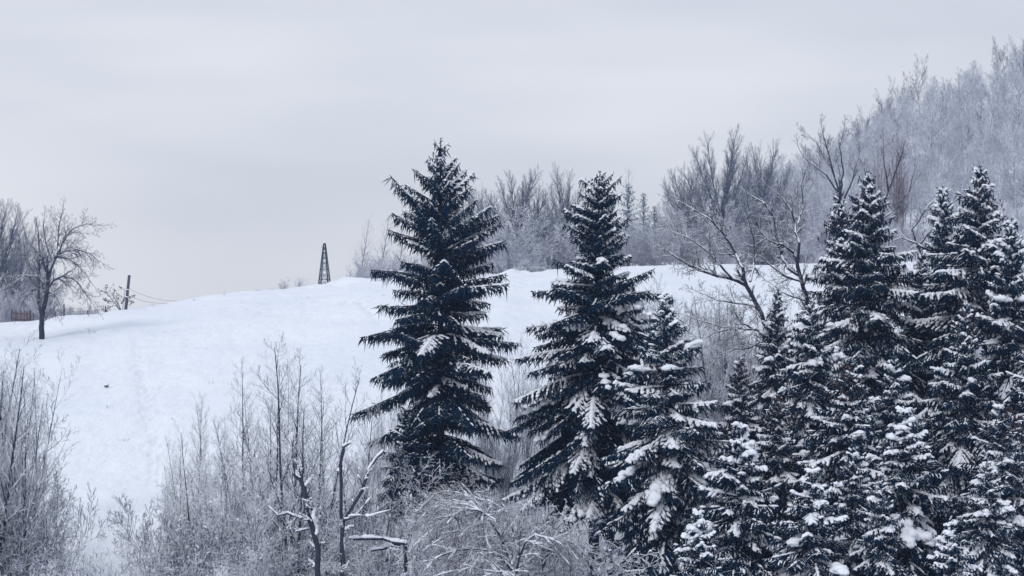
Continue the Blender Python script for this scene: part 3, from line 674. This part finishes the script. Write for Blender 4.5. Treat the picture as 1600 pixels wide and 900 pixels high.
# broken trunks lower centre
P_st = P(base=P_sn, rmin=.009)
L6 = [([(498, 880), (497, 858), (486, 820), (478, 780), (470, 750), (460, 740)], .16, .08),
      ([(494, 835), (488, 800, 1), (480, 775, 1), (475, 758, 1)], .11, .06),
      ([(482, 812), (465, 808), (448, 802), (435, 806), (422, 794)], .06, .02), ([(484, 826), (468, 828), (455, 824)], .04, .02),
      ([(470, 750), (474, 735), (473, 720)], .045, .02), ([(460, 740), (457, 700, 0), (456, 690, 0)], .03, .015)]
gthing(L6, 500, 73, 207, 'dark forked stump-like tree leaning left with snow on its broken arms', P_st, name='broken_tree', cat='broken tree', py=1, c0=5, L0=.9, snow=(.8, 1.05, .012), k_end=0)
L7 = [([(535, 880), (534, 818), (533, 780), (532, 740), (536, 705), (537, 698)], .095, .055), ([(537, 698), (543, 694), (548, 692)], .05, .025)]
gthing(L7, 535, 73.4, 208, 'upright dark snapped pole-like trunk with a snow cap bent to the right', P_st, name='broken_tree', cat='broken tree', py=1, c0=2, L0=.5, snow=(1, 1.4, .012), k_end=0)
L8 = [([(532, 880), (536, 815), (552, 790), (566, 765), (576, 735), (586, 718), (598, 706)], .10, .05), ([(540, 812), (556, 805), (568, 792), (576, 782)], .05, .02), ([(567, 762), (562, 748), (558, 742)], .03, .015), ([(545, 808), (575, 806, -1), (600, 800, -1)], .03, .012)]
gthing(L8, 531, 72.8, 209, 'slanting snow-crusted broken trunk leaning right beside the snapped pole-like one', P_st, name='broken_tree', cat='broken tree', py=1, c0=4, L0=.7, snow=(.95, 1.25, .012), k_end=0)
L9 = [([(640, 880), (632, 850), (600, 842), (575, 842), (552, 842)], .10, .06), ([(625, 850), (600, 856, .6), (580, 860, .6)], .07, .04)]
gthing(L9, 642, 74, 210, 'snow-buried fallen trunk lying level among the low shrubs right of the broken trunks', P_st, name='fallen_tree', cat='fallen tree', py=1, c0=4, L0=.6, snow=(1, 1.3, .02), k_end=0)

# ------------------------------------------------------------------ lower left thickets
G1 = 'frosted saplings crowded in the lower left corner'
for k in range(26):
    px = RR.uniform(-80, 56); top = np.interp(px, [-60, 0, 40, 70, 100, 120], [520, 540, 545, 600, 700, 760]) + RR.uniform(-18, 70)
    plant('bare_sapling', RR.choice(saps[:3] if px > -5 else saps), px, top, RR.uniform(78, 96), 'thin frosted sapling in the thicket at the lower left corner', 'sapling', G1, wide=RR.uniform(.7, 1.0) * (.75 if px > 0 else 1))
for k in range(24):
    px = RR.uniform(-80, 20) if k < 14 else RR.uniform(100, 250); top = (RR.uniform(640, 760) if k < 14 else RR.uniform(850, 880))
    plant('frosted_shrub', RR.choice(bushes), px, top, RR.uniform(76, 88) if k < 14 else RR.uniform(70, 76), 'twiggy frosted shrub at the foot of the lower left thicket', 'shrub', 'frosted shrubs along the lower left edge', wide=.7 if k < 14 else .8)
G2 = 'frosted saplings left of the tallest spruce'
spec = [(268, 720), (288, 670), (305, 610), (328, 612), (345, 640), (384, 555), (400, 600), (425, 560), (445, 535), (462, 518), (470, 540), (495, 555), (510, 570), (532, 600), (548, 640), (560, 620), (356, 640), (285, 710), (318, 650), (372, 650), (412, 620), (450, 600), (482, 610), (520, 630), (300, 700), (570, 660), (590, 690)]
for k, (px, top) in enumerate(spec):
    Y = RR.uniform(80, 98)
    if (px, top) == (384, 555): lab, g = 'slim straight sapling with a thin pointed tip standing above the left part of its thicket', None
    elif (px, top) == (462, 518): lab, g = 'tallest bare sapling of the thicket left of the tallest spruce', None
    else: lab, g = 'frosted sapling in the thicket left of the tallest spruce', G2
    plant('bare_sapling', saps[k % (3 if px < 350 else 5)] if g else saps[2], px, top, Y, lab, 'sapling', g, wide=RR.uniform(.75, 1.05) * (.65 if px < 350 else 1))
for k in range(26):
    px = RR.uniform(330, 610); top = np.interp(px, [290, 340, 420, 600], [770, 715, 680, 730]) + RR.uniform(-20, 90)
    plant('frosted_shrub', RR.choice(bushes), px, top, RR.uniform(76, 92), 'white twiggy shrub under the saplings left of the tallest spruce', 'shrub', 'shrubs under the saplings left of the tallest spruce', wide=.8)
# low snow-laden arching shrubs along the bottom
arc = [(400, 830), (450, 790), (510, 810), (560, 790), (610, 770), (655, 790), (690, 765), (715, 800), (745, 775), (790, 800), (830, 830), (700, 845), (630, 830), (580, 848), (480, 850), (770, 855), (668, 760), (735, 765)]
for k, (px, top) in enumerate(arc):
    plant('arching_shrub', arches[k % 3], px, top + 8, RR.uniform(76, 85), 'arching shrub bowed under snow along the bottom edge', 'shrub', 'snow-bowed shrubs along the bottom of the picture', wide=.75)
P_dr = P(base=P_tw, trop=[0, -.06, -.09, -.08], wander=[0, .12, .16, .2], c=[0, 9, 5], rmin=.0065)
H1 = [([(806, 920), (798, 880), (790, 858), (776, 826), (758, 802), (740, 790), (722, 786)], .07, .03),
      ([(800, 890), (785, 872), (765, 862), (738, 858), (712, 860), (690, 868)], .06, .025),
      ([(790, 858), (778, 834), (765, 812), (748, 798, -1), (720, 800, -1), (690, 815, -1), (668, 835, -1)], .045, .015),
      ([(796, 870), (772, 848, 1), (745, 832, 1), (715, 830, 1), (685, 845, 1)], .04, .015),
      ([(802, 900), (775, 893, -1), (740, 888, -1), (705, 893, -1)], .04, .015),
      ([(806, 900), (812, 870), (822, 846), (836, 836), (852, 840), (868, 858)], .045, .015),
      ([(800, 880), (806, 850, 1), (800, 820, 1), (790, 800, 1), (770, 786, 1), (748, 780, 1)], .04, .015)]
gthing(H1, 806, 72, 221, 'largest snow-bowed shrub, its stems arching left from one foot at the bottom centre', P_dr, name='arching_shrub', cat='shrub', py=1, c0=22, L0=1.5, snow=(.8, 1.0, .008))
H2 = [([(860, 920), (848, 880), (838, 850), (832, 838), (840, 830)], .05, .02), ([(850, 885), (858, 856), (868, 842), (882, 846), (896, 866)], .04, .015), ([(842, 860), (835, 842, 1), (818, 836, 1), (800, 846, 1)], .035, .015)]
gthing(H2, 862, 74, 222, 'small snow-bowed shrub spilling right, next to the largest arching one', P_dr, name='arching_shrub', cat='shrub', py=1, c0=22, L0=1.2, snow=(.8, 1.0, .008))
H3 = [([(722, 860), (716, 800), (708, 776), (696, 768), (680, 772), (664, 788)], .05, .02), ([(718, 810), (726, 782, 1), (742, 770, 1), (760, 776, 1), (774, 792, 1)], .04, .015), ([(716, 815), (700, 790, -1), (684, 786, -1), (668, 800, -1)], .035, .015)]
gthing(H3, 724, 79, 223, 'domed snow-bowed shrub standing just behind and left of the largest arching one', P_dr, name='arching_shrub', cat='shrub', py=1, c0=22, L0=1.3, snow=(.8, 1.0, .008))
# dim stems behind and right of the tall spruce's trunk
for k in range(44):
    px = RR.uniform(560, 960); top = RR.uniform(560, 670)
    plant('bare_sapling', saps[k % 5], px, top, RR.uniform(102, 112), 'dim thin stem in the shade behind the two tallest left spruces', 'sapling', 'thin stems behind the left spruces', wide=.6)
for k in range(34):
    px = RR.uniform(560, 960); top = RR.uniform(660, 760)
    plant('bare_shrub', bushes[k % 3], px, top, RR.uniform(103, 114), 'dim tangled bush in the shade around the feet of the two tallest left spruces', 'shrub', 'dim bushes around the feet of the left spruces', wide=1.1)
for k in range(12):
    px = RR.uniform(740, 850); top = RR.uniform(505, 590)
    plant('bare_sapling', saps[3 + k % 2], px, top, RR.uniform(112, 128), 'pale sapling in the gap between the tallest spruce and the broad dark spruce', 'sapling', 'saplings in the gap between the two left spruces', wide=.8)
for k in range(26):
    px = RR.uniform(985, 1260); top = RR.uniform(455, 590)
    plant('frosted_shrub', (bushes + saps[3:])[k % 5], px, top, RR.uniform(114, 135), 'frosted bush below the crest behind the leaning bare tree', 'shrub', 'frosted bushes below the crest right of centre', wide=.9)
plant('bare_sapling', saps[3], 1008, 425, 120, 'spindly bare sapling showing against the snow just right of the broad dark spruce', 'sapling')

for k in range(16):
    px = RR.uniform(1000, 1230); top = RR.uniform(418, 480)
    plant('bare_sapling', saps[k % 5], px, top, RR.uniform(122, 140), 'fine bare sapling overlapping the snowy crest behind the leaning bare tree', 'sapling', 'fine saplings before the crest right of centre', wide=.9)
# ------------------------------------------------------------------ plateau trees
for p, px, top, Y, wd, rz, lab in (
    (broads[0], 1128, 192, 300, .86, .3, 'largest bare tree with a rounded fan-shaped crown on the plateau right of centre'),
    (broads[2], 1075, 250, 312, .8, 2., 'bare tree merged into the left side of the largest fan-shaped one'),
    (broads[1], 1190, 215, 310, .75, 1., 'bare tree merged into the right side of the largest fan-shaped one'),
    (broads[2], 812, 258, 305, .9, .9, 'round-crowned bare tree on the plateau midway between the two left spruces'),
    (broads[0], 882, 252, 312, .7, 4., 'bare tree partly hidden behind the left side of the broad dark spruce'),
    (broads[1], 738, 285, 308, .7, 5., 'bare tree showing just right of the tallest spruce'),
    (saps[1], 988, 255, 320, .7, 0, 'thin tall bare tree rising behind the blue hazy spruces'),
    (broads[1], 1225, 300, 325, .6, 3., 'hazy bare tree at the foot of the right hillside')):
    plant('bare_tree', p, px, top, Y, lab, 'bare tree', rz=rz, wide=wd)
for px, top, lab in ((563, 335, 'leftmost slim birch-like tree on the crest right of the lattice mast'), (594, 332, 'middle slim birch-like tree on the crest right of the lattice mast'), (622, 345, 'slim birch-like tree on the crest just touching the tallest spruce')):
    plant('bare_tree', saps[0], px, top, 285, lab, 'bare tree', wide=.95)
for k in range(12):
    plant('bare_shrub', hillb[k % 3], RR.uniform(535, 680), RR.uniform(385, 415), RR.uniform(270, 285), 'low bare shrub on the crest between the lattice mast and the tallest spruce', 'shrub', 'low shrubs on the crest right of the mast', wide=.9)
plant('bare_shrub', bushes[0], 443, 432, 262, 'small dark shrub tuft on the crest left of the lattice mast', 'shrub'); plant('bare_shrub', bushes[1], 468, 432, 262, 'second small shrub tuft on the crest, nearest the lattice mast', 'shrub')
for k in range(48):
    px = RR.uniform(735, 1265); top = RR.uniform(335, 398) if RR.random() < .7 else RR.uniform(295, 350)
    plant('frosted_shrub', RR.choice(hillb + hillt[:1]), px, top, RR.uniform(292, 330), 'frosted bush in the band of thicket on the plateau behind the crest', 'shrub', 'thicket band on the plateau')
plant('frosted_shrub', arches[0], 828, 392, 284, 'small snow-laden spreading shrub at the foot of the round-crowned bare tree', 'shrub')
# hillside woods
cnt = 0
for k in range(900):
    px = 1140 + 500 * ((k * .7548777 + .1) % 1) + RR.uniform(-8, 8); Y = 300 + 215 * ((k * .5698403 + .3) % 1)
    x = (px - 800) / F * Y; g = float(ground(x, Y)); gp = 450 - g / Y * F
    if cnt >= 299: break
    r = RR.random(); pr = hillb[k % 3] if r < .40 else hillt[k % 3]
    h = (RR.uniform(5, 7.5) if r < .40 else RR.uniform(9, 14)) * (.80 if Y > 430 else 1)
    make_thing('frosted_tree', pr, (x, Y, g - .2), h / pr['H'], RR.uniform(0, 6.28), 'pale frosted tree in the hazy woods covering the right hillside', 'bare tree', 'frosted trees covering the right hillside', RR.uniform(1.0, 1.35)); cnt += 1
for px, top, Y, lab in ((1437, 82, 500, 'dark fan-crowned bare tree on the hillside skyline, left of the two highest'), (1405, 118, 490, 'bare tree on the skyline leaning out left of the dark fan-crowned one'), (1380, 135, 480, 'smaller bare tree lowest on the hillside skyline'), (1558, 55, 500, 'highest bare tree on the hillside skyline near the right edge'), (1590, 50, 505, 'bare tree on the skyline at the extreme right edge'), (1525, 110, 495, 'short bare tree on the skyline left of the highest one'), (1340, 190, 450, 'bare tree on the lower shoulder of the hillside skyline'), (1352, 165, 470, 'hazy bare tree just behind the one on the lower shoulder'), (1480, 120, 500, 'low bare tree in the dip of the hillside skyline')):
    plant('bare_tree', darkh[RR.randint(0, 1)], px, top, Y, lab, 'bare tree', wide=.8)
for k, (px, up, Y) in enumerate(((1475, 95, 420), (1532, 80, 400), (1500, 100, 440), (1570, 90, 430), (1590, 110, 380), (1455, 80, 380), (1330, 70, 390), (1545, 85, 350), (1420, 75, 410), (1600, 95, 460), (1352, 90, 350), (1512, 90, 370))):
    gp = 450 - float(ground((px - 800) / F * Y, Y)) / Y * F
    plant('bare_tree', darkline[k % 2], px, gp - up, Y, 'slim dark-stemmed tree standing out among the pale frosted trees on the hillside', 'bare tree', 'dark-stemmed trees among the frosted hillside woods', wide=.8)
for px, top, lab in ((1398, 178, 'tall reddish-stemmed thin tree on the lower hillside'), (1412, 215, 'reddish thin tree just right of the tall reddish one'), (1375, 205, 'reddish thin tree just left of the tall reddish one')):
    plant('bare_tree', redt, px, top, 315, lab, 'bare tree', wide=.7)

# ------------------------------------------------------------------ lattice mast on the crest
def mast():
    Y = 262.; x = (507 - 800) / F * Y; g = float(ground(x, Y)) - .3
    H = (450 - 383) / F * Y - g; e = bpy.data.objects.new('lattice_mast', None); col.objects.link(e); e.location = (x, Y, g); e.rotation_euler[2] = .35
    e['label'] = 'small dark tapering lattice mast standing alone on the snowy crest'; e['category'] = 'mast'
    hb, ht = .66, .13; cor = [(-1, -1), (1, -1), (1, 1), (-1, 1)]
    w_ = lambda z: hb + (ht - hb) * z / H
    P_ = lambda c, z: (c[0] * w_(z), c[1] * w_(z), z)
    for c in cor: ob('leg', tube_mesh('mast_leg', [(P_(c, 0), P_(c, H), .085, .065)], M_IRON, 6, True), e)
    lv = [.0, .20, .36, .50, .63, .75, .86, .95]; br = []
    for a, b in zip(lv[:-1], lv[1:]):
        for i in range(4):
            c, d = cor[i], cor[(i + 1) % 4]; br += [(P_(c, a * H), P_(d, b * H), .036, .036), (P_(d, a * H), P_(c, b * H), .036, .036)]
    for b in (.20, .50, .75, .95):
        for i in range(4):
            c, d = cor[i], cor[(i + 1) % 4]; r = .06 if b == .20 else .03; br.append((P_(c, b * H), P_(d, b * H), r, r))
    ob('lattice_bracing', tube_mesh('mast_bracing', br, M_IRON, 4), e)
    ob('top_plate', tube_mesh('mast_top', [((0, 0, H - .05), (0, 0, H + .22), .2, .17), ((-.35, 0, H - .3), (0, 0, H - .2), .04, .04)], M_IRON, 8, True), e)
    V, f = lumps(np.array([[0, 0, H + .26]]), np.array([[1., 0, 0]]), np.array([.17]), np.array([.17]), np.array([.1]), np.random.RandomState(1))
    ob('snow_cap', mesh_np('mast_snow', V, f, M_SNOW), e)
mast()
# ------------------------------------------------------------------ pole, wires, fences
def pole():
    Y = 212.; x = (196 - 800) / F * Y; g = float(ground(x, Y)); org = np.array([x, Y, g])
    top = pix(202, 430, Y) - org
    e = ob('wooden_pole', tube_mesh('wooden_pole', [((0, 0, -.3), tuple(top), .165, .14)], M_POST, 10, True), label='short leaning wooden pole with a snow cap on the crest left of the mast', category='pole')
    e.location = org
    V, f = lumps(np.array([top + [0, 0, .02]]), np.array([[1., 0, 0]]), np.array([.16]), np.array([.16]), np.array([.14]), np.random.RandomState(1)); ob('snow_cap', mesh_np('pole_snow', V, f, M_SNOW), e)
    bands = [(tuple(top * f), tuple(top * (f + .012)), .18, .18) for f in (.57, .36)]
    ob('band', tube_mesh('pole_band', [bands[0]], M_SNOW, 10, True), e); ob('band', tube_mesh('pole_band', [bands[1]], M_SNOW, 10, True), e)
    for f, lab, end in ((.62, 'upper thin wire sloping right from the leaning pole to the crest', (276, 470)), (.42, 'lower thin wire sloping right from the leaning pole to the crest', (268, 473))):
        a = org + top * f; b = pix(end[0], end[1], 226.); n = 10; pts = [a + (b - a) * i / n - np.array([0, 0, .35 * 4 * (i / n) * (1 - i / n)]) for i in range(n + 1)]
        o = ob('overhead_wire', tube_mesh('overhead_wire', [(tuple(pts[i] - a), tuple(pts[i + 1] - a), .014, .014) for i in range(n)], M_POST, 4), label=lab, category='wire'); o.location = a
    for f, lab, end in ((.60, 'thin wire running left from the leaning pole behind the old fruit tree', (90, 455)),):
        a = org + top * f; b = pix(end[0], end[1], 235.); n = 10; pts = [a + (b - a) * i / n - np.array([0, 0, .25 * 4 * (i / n) * (1 - i / n)]) for i in range(n + 1)]
        o = ob('overhead_wire', tube_mesh('overhead_wire', [(tuple(pts[i] - a), tuple(pts[i + 1] - a), .012, .012) for i in range(n)], M_POST, 4), label=lab, category='wire'); o.location = a
pole()
def leafy(px, Y, top, seed, label, n=5, spread=.9, wide=1.):
    s = stems(seed, P(base=P_bush, n=[6, 4, 3], c=[6, 4], wander=[.06, .1, .15], trop=[.0, .02, .0], s0=[.3, .2], ang=[.8, .7], ratio=[.5, .5], rr=[.5, .5], rmin=.015), 3.2, .05, n, spread, .1)
    pr = bare_parts(s, -1, M_TWIGB, M_TWIGB); R = np.random.RandomState(seed)
    ends = np.array([q[1] for q in s if q[4] >= 1]); ends = ends[R.rand(len(ends)) < .16]; ends = np.repeat(ends, 2, 0) + R.normal(0, .05, (len(ends) * 2, 3))
    V, f = spindles(ends, ends + nrm(R.normal(0, 1, ends.shape) + [0, 0, -.7]) * .16, np.full(len(ends), .05))
    pr['parts']['withered_leaves'] = mesh_np('leaves', V, f, M_LEAF, False)
    plant('leafy_shrub', pr, px, top, Y, label, 'shrub', rz=seed, wide=wide)
leafy(192, 216, 442, 5, 'open shrub with withered dark leaves around the leaning wooden pole', wide=1.3)
leafy(169, 216, 474, 6, 'low leafy shrub just left of the leaning pole', 6, 1.1)
def fence(name, pts, Y, label, posts, rails, slats=None):
    a = pix(pts[0], 0, Y); b = pix(pts[1], 0, Y + 4); e = bpy.data.objects.new(name, None); col.objects.link(e)
    e.location = (a[0], a[1], float(ground(a[0], a[1]))); e['label'] = label; e['category'] = 'fence'
    o = np.array(e.location); G = lambda t: np.array([a[0] + (b[0] - a[0]) * t, a[1] + (b[1] - a[1]) * t, 0]) + [0, 0, float(ground(a[0] + (b[0] - a[0]) * t, a[1] + (b[1] - a[1]) * t))] - o
    for t, h in posts: ob('post', tube_mesh('post', [(tuple(G(t) - [0, 0, .3]), tuple(G(t) + [0, 0, h]), .075, .065)], M_POST, 6, True), e)
    for h, r in rails:
        tt = np.linspace(0, 1, 9); ob('rail' if r > .02 else 'wire', tube_mesh('rail', [(tuple(G(u) + [0, 0, h]), tuple(G(v) + [0, 0, h]), r, r) for u, v in zip(tt[:-1], tt[1:])], M_POST, 4), e)
    if slats:
        R = random.Random(4); s = []
        for i in range(slats):
            t = (i + .5) / slats; h = R.uniform(1.15, 1.45); s.append((tuple(G(t) - [0, .06, .2]), tuple(G(t) + [R.uniform(-.03, .03), -.06, h]), .05, .045))
        ob('slats', tube_mesh('slats', s, M_SLAT, 4, True), e)
fence('slatted_fence', (18, 48), 208, 'short reddish fence of upright slats on the crest left of the old fruit tree', [(0, 1.4), (1, 1.4)], [(.5, .04), (1.1, .04)], 18)
fence('wire_fence', (52, 165), 210, 'low post-and-wire fence along the crest between the old fruit tree and the pole', [(.0, 1.0), (.30, .7), (.42, 1.25), (.75, .5), (1, .7)], [(.45, .012), (.75, .012)])
for k in range(12):
    plant('bare_shrub', hillb[k % 3], RR.uniform(-30, 62), RR.uniform(425, 480), RR.uniform(213, 225), 'dark tangled bush behind the reddish slatted fence', 'shrub', 'tangled bushes behind the slatted fence')
for k in range(6):
    plant('bare_shrub', hillb[k % 3], RR.uniform(75, 160), RR.uniform(472, 484), RR.uniform(218, 232), 'faint low bush beyond the post-and-wire fence', 'shrub', 'faint bushes beyond the wire fence')
# ------------------------------------------------------------------ stone and weeds on the slope
def stone():
    x, y, z = on_ground(166, 606)
    R = np.random.RandomState(2); V, f = lumps(np.array([[0, 0, .1]]), np.array([[1., .1, 0]]), np.array([.17]), np.array([.16]), np.array([.15]), R)
    o = ob('boulder', mesh_np('boulder', V, f, M_STONE, False), label='small dark stone with a snow cap poking out of the open slope', category='stone'); o.location = (x, y, z)
    V, f = lumps(np.array([[0, .03, .2]]), np.array([[1., 0, 0]]), np.array([.2]), np.array([.2]), np.array([.13]), R); ob('snow_cap', mesh_np('stone_snow', V, f, M_SNOW), o)
stone()
def weed(px, py, seed, label, sc_=.5, group=None):
    x, y, z = on_ground(px, py); s = stems(seed, P(base=P_bush, n=[4, 3], c=[4], wander=[.1, .15], trop=[.0, .0], s0=[.3], ang=[.8], ratio=[.5], rr=[.5], rmin=.006), .6, .01, 5, 1.2, .3)
    pr = bare_parts(s, 1, M_TWIGB, M_TWIGB); o = ob('dry_weed', pr['parts']['trunk'], label=label, category='weed'); o.location = (x, y, z)
    if group: o['group'] = group
    o.scale = (sc_,) * 3
weed(167, 637, 1, 'tiny dry weed tuft in the snow below the dark stone'); weed(143, 521, 2, 'dry weed tuft on the slope right of the old fruit tree', 1.); weed(238, 478, 3, 'single weed stem on the crest right of the leaning pole', .7)
weed(480, 466, 4, 'dry weed poking from the snow below the lattice mast', .5)
for k, (px, py) in enumerate(((402, 455), (425, 453), (352, 461), (300, 470), (560, 470), (600, 462), (255, 520), (330, 600), (190, 690), (120, 560))):
    weed(px, py, 20 + k, 'tiny weed stalk poking out of the open snow slope', RR.uniform(.35, .7), 'weed stalks scattered over the snow slope')
tot = {}
open('/tmp/stats.txt','w').write(str([(n, [(round(p['H'], 1), {k: len(m.polygons) for k, m in p['parts'].items()}) for p in l]) for n, l in (('saps', saps), ('bush', bushes), ('arch', arches), ('hillt', hillt), ('hillb', hillb), ('broad', broads), ('darkh', darkh), ('sp', [A, B, V1, V2, V3, V4, V5]))]).replace('(\'','\n(\''))
print('objects', len(bpy.data.objects), 'top', sum(1 for o in bpy.data.objects if not o.parent))
print('mesh polys', sum(len(m.polygons) for m in bpy.data.meshes))
